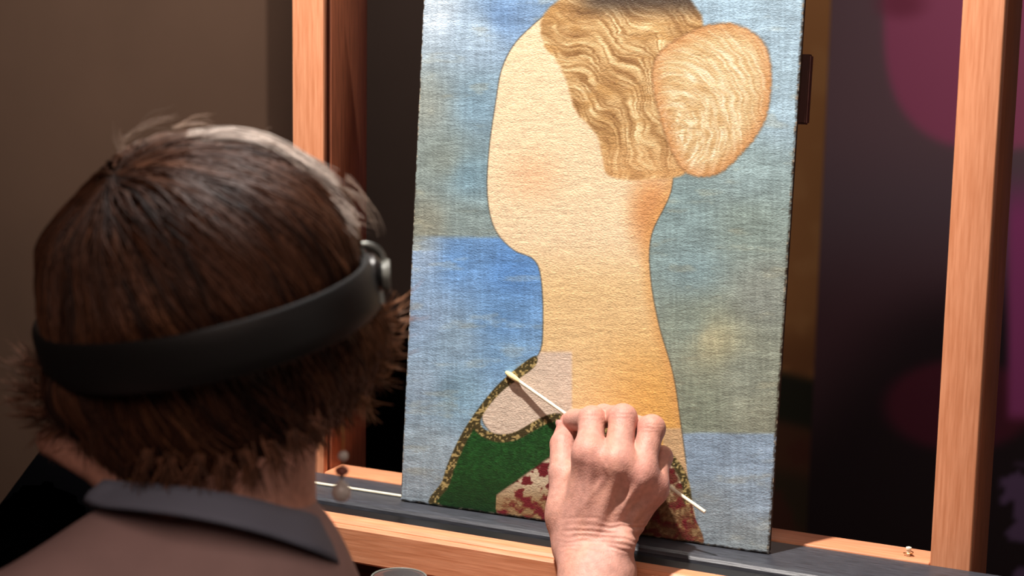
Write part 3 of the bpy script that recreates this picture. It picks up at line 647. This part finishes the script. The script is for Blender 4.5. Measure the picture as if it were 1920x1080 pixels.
def hcol(q, n):
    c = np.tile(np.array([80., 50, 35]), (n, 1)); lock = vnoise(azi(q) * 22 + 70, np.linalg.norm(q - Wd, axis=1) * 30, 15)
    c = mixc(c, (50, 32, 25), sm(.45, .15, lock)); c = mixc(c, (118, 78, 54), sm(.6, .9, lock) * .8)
    c = mixc(c, (176, 164, 156), sm(.066, .088, q[:, 2] + .35 * np.maximum(q[:, 1], -.03) ) * (.45 + .5 * rng.random(n)))  # lamplight on the top of the head painted in as pale grey
    c = mixc(c, (138, 98, 70), sm(.035, .085, q[:, 0]) * .5)  # lit right side put into the strand colour
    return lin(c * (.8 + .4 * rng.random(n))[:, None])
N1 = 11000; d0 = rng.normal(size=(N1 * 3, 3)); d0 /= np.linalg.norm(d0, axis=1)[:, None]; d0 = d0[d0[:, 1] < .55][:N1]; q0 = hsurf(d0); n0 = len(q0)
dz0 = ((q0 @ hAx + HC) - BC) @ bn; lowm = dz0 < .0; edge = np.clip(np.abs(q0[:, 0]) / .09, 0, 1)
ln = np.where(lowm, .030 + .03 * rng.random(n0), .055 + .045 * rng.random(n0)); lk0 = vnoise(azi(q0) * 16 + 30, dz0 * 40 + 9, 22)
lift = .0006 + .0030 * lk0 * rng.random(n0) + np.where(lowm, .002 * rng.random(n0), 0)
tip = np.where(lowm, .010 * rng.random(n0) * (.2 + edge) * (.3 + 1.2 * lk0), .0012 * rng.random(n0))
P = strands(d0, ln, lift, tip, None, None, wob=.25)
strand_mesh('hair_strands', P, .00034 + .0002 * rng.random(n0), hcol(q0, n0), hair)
# loose ends flicking out at both sides below the band, wisps over the crown, flyaways by the right temple
def wisp(px0, px1, n, bulge, r=.00018, spread=8, depth=HD, col=(150, 120, 98)):
    out = []; t = np.linspace(0, 1, 12)
    for _ in range(n):
        a = np.array(px0, float) + rng.normal(size=2) * spread * .6; b = np.array(px1, float) + rng.normal(size=2) * spread * 1.4; bu = bulge * (.6 + .8 * rng.random()); dd = depth + rng.normal() * .006
        L = b - a; nn = np.array([L[1], -L[0]]); nn /= np.linalg.norm(nn); W_ = a[None] + L[None] * t[:, None] + nn[None] * (4 * t * (1 - t) * bu)[:, None] + rng.normal() * 2 * np.sin(t * 9)[:, None]
        out.append([(hAx @ (at(x, y, dd) - HC)) for x, y in W_])
    P = np.array(out); return P, np.full(n, r), lin(np.tile(np.array(col, float), (n, 1)) * (.75 + .5 * rng.random((n, 1))))
WS = [((222, 338), (620, 352), 150, 72), ((224, 352), (575, 372), 110, 34), ((420, 285), (655, 420), 110, 26), ((250, 300), (215, 245), 6, 10), ((230, 262), (330, 222), 14, 8), ((300, 262), (412, 262), 16, -38), ((330, 240), (400, 226), 8, 6), ((205, 350), (170, 385), 6, 4), ((460, 270), (520, 262), 8, 4), ((640, 350), (712, 440), 9, 14), ((640, 380), (700, 420), 6, -10), ((650, 330), (690, 400), 5, 8),
      ((110, 690), (30, 668), 46, 8), ((110, 720), (18, 735), 46, 10), ((115, 760), (30, 765), 40, 10), ((110, 700), (75, 655), 26, 12), ((120, 790), (60, 800), 30, -8), ((110, 740), (52, 700), 26, 14), ((150, 800), (90, 830), 24, -8), ((180, 850), (130, 850), 20, -6),
      ((690, 600), (752, 576), 26, -8), ((690, 620), (738, 610), 30, -8), ((700, 580), (765, 588), 7, -12), ((690, 660), (742, 640), 26, -10), ((700, 640), (752, 650), 6, 9), ((690, 690), (722, 700), 26, -8), ((670, 730), (690, 770), 26, -6), ((640, 760), (640, 800), 20, -6), ((690, 640), (728, 690), 30, -14),
      ((280, 850), (262, 898), 34, -4), ((325, 855), (310, 905), 40, -3), ((370, 858), (362, 910), 44, 3), ((415, 858), (418, 912), 44, 3), ((460, 850), (470, 905), 40, 4), ((505, 838), (520, 885), 34, 4), ((550, 818), (566, 862), 30, 5), ((590, 795), (604, 836), 26, 4)]
Ps, Rs, Cs = zip(*[wisp(a_, b_, n_, bu, r=(.0005 if i < 3 or i >= 12 else .00016), spread=(9 if i < 3 else 6 if i < 12 else 13), depth=HD - (.030 if i < 3 else .06 if i >= 29 else 0), col=((182, 168, 158) if i < 3 else (165, 145, 130) if i < 12 else (140, 98, 70) if i >= 20 and i < 29 else (108, 72, 54))) for i, (a_, b_, n_, bu) in enumerate(WS)])  # paler swoop, crown and right-side wisps carry the light falling there in their colour
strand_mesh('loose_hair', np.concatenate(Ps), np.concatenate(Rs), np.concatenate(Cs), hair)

# ---- headband magnifier
hb = empty('headband_magnifier', 'black headband magnifier with grey pivot knob worn around the restorer hair', 'magnifier', tuple(BC))
bm_rows = []; nT = 96; th = np.linspace(0, 2 * math.pi, nT, endpoint=False)
def bandpt(t, h, o): 
    c, s_ = np.cos(t), np.sin(t); Bv = np.where(s_ > 0, 1.03, .98)
    return BC + np.outer(c, bA) * 1.02 + np.outer(s_ * Bv, bB) + (np.outer(c, bA / np.linalg.norm(bA)) + np.outer(s_, bB / np.linalg.norm(bB))) * o + bn * (h + .0015 + .004 * np.maximum(s_, 0))[:, None]
prof = [(-.0138, 0), (-.0146, .0012), (-.0138, .0026), (-.006, .0038), (.006, .0038), (.0122, .0030), (.0138, .0022), (.0144, .001), (.0138, -.0002)]
Vb = np.concatenate([bandpt(th, h, o) for h, o in prof]); m_ = len(prof)
Fb = [(i * nT + k, i * nT + (k + 1) % nT, ((i + 1) % m_) * nT + (k + 1) % nT, ((i + 1) % m_) * nT + k) for i in range(m_) for k in range(nT)]
child(pymesh('band', Vb, Fb, M['band']), hb)
pv = at(694, 520, HD - .012); ra = hxv * .99 - hyv * .10 + hzv * .05; ra /= np.linalg.norm(ra)
lathe('pivot_housing', [(.012, -.006), (.0135, -.004), (.0135, .003), (.011, .005), (.009, .007)], pv, M['blackp'], hb, 28, ra)
kn_ = lathe('pivot_knob', [(.0070, .006), (.0085, .0075), (.0085, .0088), (.0090, .0090), (.0098, .0098), (.0098, .0108), (.0090, .0116)], pv, M['clear'], hb, 40, ra * 1.0)
tr_ = np.linspace(-.3, math.pi + .5, 22); lc = at(684, 490, HD - .005)
tube('hinge_loop', [lc + hxv * .0105 * math.cos(a) + hzv * (.0095 * math.sin(a)) for a in tr_], .0022, M['metal'], hb, 10)
tube('hinge_loop', [lc + hxv * (-.006 + .006 * math.cos(a)) + hzv * (.0075 * math.sin(a)) - hyv * .006 for a in tr_], .0018, M['metal'], hb, 10)
cp = at(703, 560, HD - .022)
def obox(name, c, ax, sz, m, parent, bev=.001):
    bm = bmesh.new(); bmesh.ops.create_cube(bm, size=1)
    for v in bm.verts: v.co = Vector(c + ax[0] * v.co.x * sz[0] + ax[1] * v.co.y * sz[1] + ax[2] * v.co.z * sz[2])
    bmesh.ops.bevel(bm, geom=bm.edges[:], offset=bev, segments=2, affect='EDGES'); me = bpy.data.meshes.new(name); bm.to_mesh(me); bm.free(); me.materials.append(m)
    o = bpy.data.objects.new(name, me); COL.objects.link(o); return child(o, parent)
obox('lens_clip', cp, (rx, hyv, rz), (.010, .006, .012), M['clear'], hb, .0025)
fc = BC - bB * 1.0 - bn * .03                                          # lens plate before the eyes
obox('lens_frame', fc + bn * .012 + hyv * .018, (rx, hyv, rz), (.13, .012, .05), M['blackp'], hb, .004)
for s_ in (-1, 1):
    obox('arm', BC + rx * s_ * .0935 + hyv * .062 - rz * .010, (rx, hyv, rz), (.004, .125, .010), M['blackp'], hb, .0015)
    lathe('lens', [(.016, -.001), (.017, 0), (.016, .001)], fc + bn * .012 + hyv * .0255 + rx * .03 * s_, M['glass'], hb, 28, hyv)

# ---- earrings
def earring(x, y, d, s, label):
    e = empty('earring', label, 'earring', tuple(at(x, y, d)))
    tube('hook', [at(x - 10, y - 8, d), at(x - 9, y - 22, d), at(x - 2, y - 30, d), at(x + 1, y - 12, d), at(x + 1, y + 22, d)], .0006, M['gold'], e, 8)
    ball('pearl', at(x + 1, y + 30, d), .0031 * s, M['pearl'], e); tube('wire', [at(x + 1, y + 38, d), at(x - 1, y + 110, d)], .0005, M['gold'], e, 6)
    ball('coral_bead', at(x - 1, y + 58, d), .0040 * s, M['coral'], e, (1, 1, .75)); ball('pearl', at(x - 1, y + 70, d), .0012 * s, M['metal'], e)
    c = at(x - 2, y + 98, d); lathe('pearl_drop', [(1e-5, -.0056), (.003, -.0050), (.0050, -.0026), (.0056, 0), (.0052, .0024), (.0035, .0048), (.0016, .0066), (.0006, .0078)], c, M['pearl'], e, 26)
    return e
earring(642, 825, .985, 1, 'pearl and coral drop earring hanging clear of the right side of the neck')
e2 = empty('earring', 'small gold and coral earring bead at the left ear beneath the hair', 'earring', tuple(at(240, 888, .95)))
ball('coral_bead', at(238, 884, .95), .0028, M['coral'], e2); ball('gold_bead', at(244, 900, .95), .0020, M['gold'], e2); tube('hook', [at(240, 872, .953), at(243, 890, .95)], .0006, M['gold'], e2, 6)

# ---- swab held in the hand
s0 = hp(948, 697, .0022); s1 = hp(1322, 960, .034); dS = (s1 - s0) / np.linalg.norm(s1 - s0)
sw = empty('cotton_swab', 'long wooden cotton swab pinched in the hand, its tip on the painted surface', 'swab', tuple(s0))
tube('stick', [s0 + dS * .006, (s0 + s1) / 2, s1], .00145, M['stick'], sw, 12)
tube('swab_tip', [s0, s0 + dS * .0012, s0 + dS * .006, s0 + dS * .012, s0 + dS * .016], [.0008, .0017, .0026, .0022, .0014], M['cotton'], sw, 14)

# ---- glass jar on the easel tray
gj = empty('glass_jar', 'small clear glass jar standing on the tray below the ledge', 'jar', (gx[0], gx[1], TZ + .0003))
R0 = 52 / FP * 1.26
lathe('jar', [(1e-4, 0), (R0 * .80, 0), (R0 * .88, .002), (R0 * .95, .03), (R0, .064), (R0 * .995, .0658), (R0 * .95, .0658), (R0 * .93, .064), (R0 * .88, .03), (R0 * .80, .005), (1e-4, .0045)], (gx[0], gx[1], TZ + .0003), M['glass'], gj, 56)
a = np.linspace(0, 2 * math.pi, 60); tube('rim', np.stack([gx[0] + R0 * .985 * np.cos(a), gx[1] + R0 * .985 * np.sin(a), a * 0 + TZ + .0664], 1), .0007, M['clear'], gj, 8)  # opaque grey ring stands in for light caught by the glass edge

# ---- stool under the restorer
st = empty('stool', 'black round stool beneath the seated restorer', 'stool', (PEL[0], PEL[1], FL))
SZ = PEL[2] - .165
lathe('seat', [(.15, -.05), (.175, -.045), (.18, -.02), (.17, -.002), (.12, 0)], (PEL[0], PEL[1], SZ), M['blackcloth'], st, 40)
lathe('column', [(.025, 0), (.025, SZ - .05 - FL - .05)], (PEL[0], PEL[1], FL + .05), M['steel'], st, 20)
lathe('base', [(.17, 0), (.17, .015), (.06, .05), (.02, .052)], (PEL[0], PEL[1], FL), M['steel'], st, 40)

# ---- black chair back at the left, black bag on a stand behind the easel
f_ = Field((-.75, -.35, -.45), (.05, .15, .25), .007)
c0 = at(-20, 1130, 1.22)
f_.cap(at(148, 905, 1.22), at(-53, 1190, 1.22), .035, .037, .03); f_.cap(at(240, 975, 1.22), at(50, 1210, 1.22), .05, .05, .04)
v_, q_ = f_.mesh(); ch_ = empty('office_chair', 'black padded chair back at lower left beyond the restorer shoulder', 'chair', (float(c0[0]), float(c0[1]), FL))
child(pymesh('backrest', v_, q_, M['blackcloth']), ch_)
cx0, cy0 = at(0, 1180, 1.22)[0:2]; zb = float(v_[:, 2].min())
lathe('seat', [(.18, -.06), (.21, -.05), (.21, -.01), (.16, 0)], (cx0 - .12, cy0 + .08, zb + .03), M['blackcloth'], ch_, 36)
lathe('column', [(.025, 0), (.025, zb - .03 - FL - .04)], (cx0 - .12, cy0 + .08, FL + .04), M['steel'], ch_, 20)
lathe('base', [(.17, 0), (.17, .015), (.06, .045), (.02, .05)], (cx0 - .12, cy0 + .08, FL), M['steel'], ch_, 40)
bg = hit(745, 600, 1, .95); bz = bg[2]
f_ = Field((bg[0] - .30, .80, bz - .60), (bg[0] + .30, 1.15, bz + .08), .007)
f_.cap((bg[0] + .03, .97, bz - .06), (bg[0] + .06, .97, bz - .50), .075, .13, .03); f_.cap((bg[0] + .03, .97, bz - .2), (bg[0] + .10, .97, bz - .2), .08, .08, .04)
v_, q_ = f_.mesh(); zb = float(v_[:, 2].min())
bgo = empty('camera_bag', 'black soft bag standing behind the easel, glimpsed left of the painting', 'bag', (float(bg[0]) + .06, .97, zb))
child(pymesh('bag', v_, q_, M['blackcloth']), bgo)
tb = empty('side_stand', 'dark stand behind the easel carrying the black bag', 'stand', (float(bg[0]) + .06, .97, FL))
box('top', bg[0] - .12, bg[0] + .24, .82, 1.12, zb - .02, zb, M['steel'], .003, tb)
for sx in (-.09, .21):
    for sy in (.85, 1.09): box('leg', bg[0] + sx - .012, bg[0] + sx + .012, sy - .012, sy + .012, FL, zb - .02, M['steel'], .002, tb)
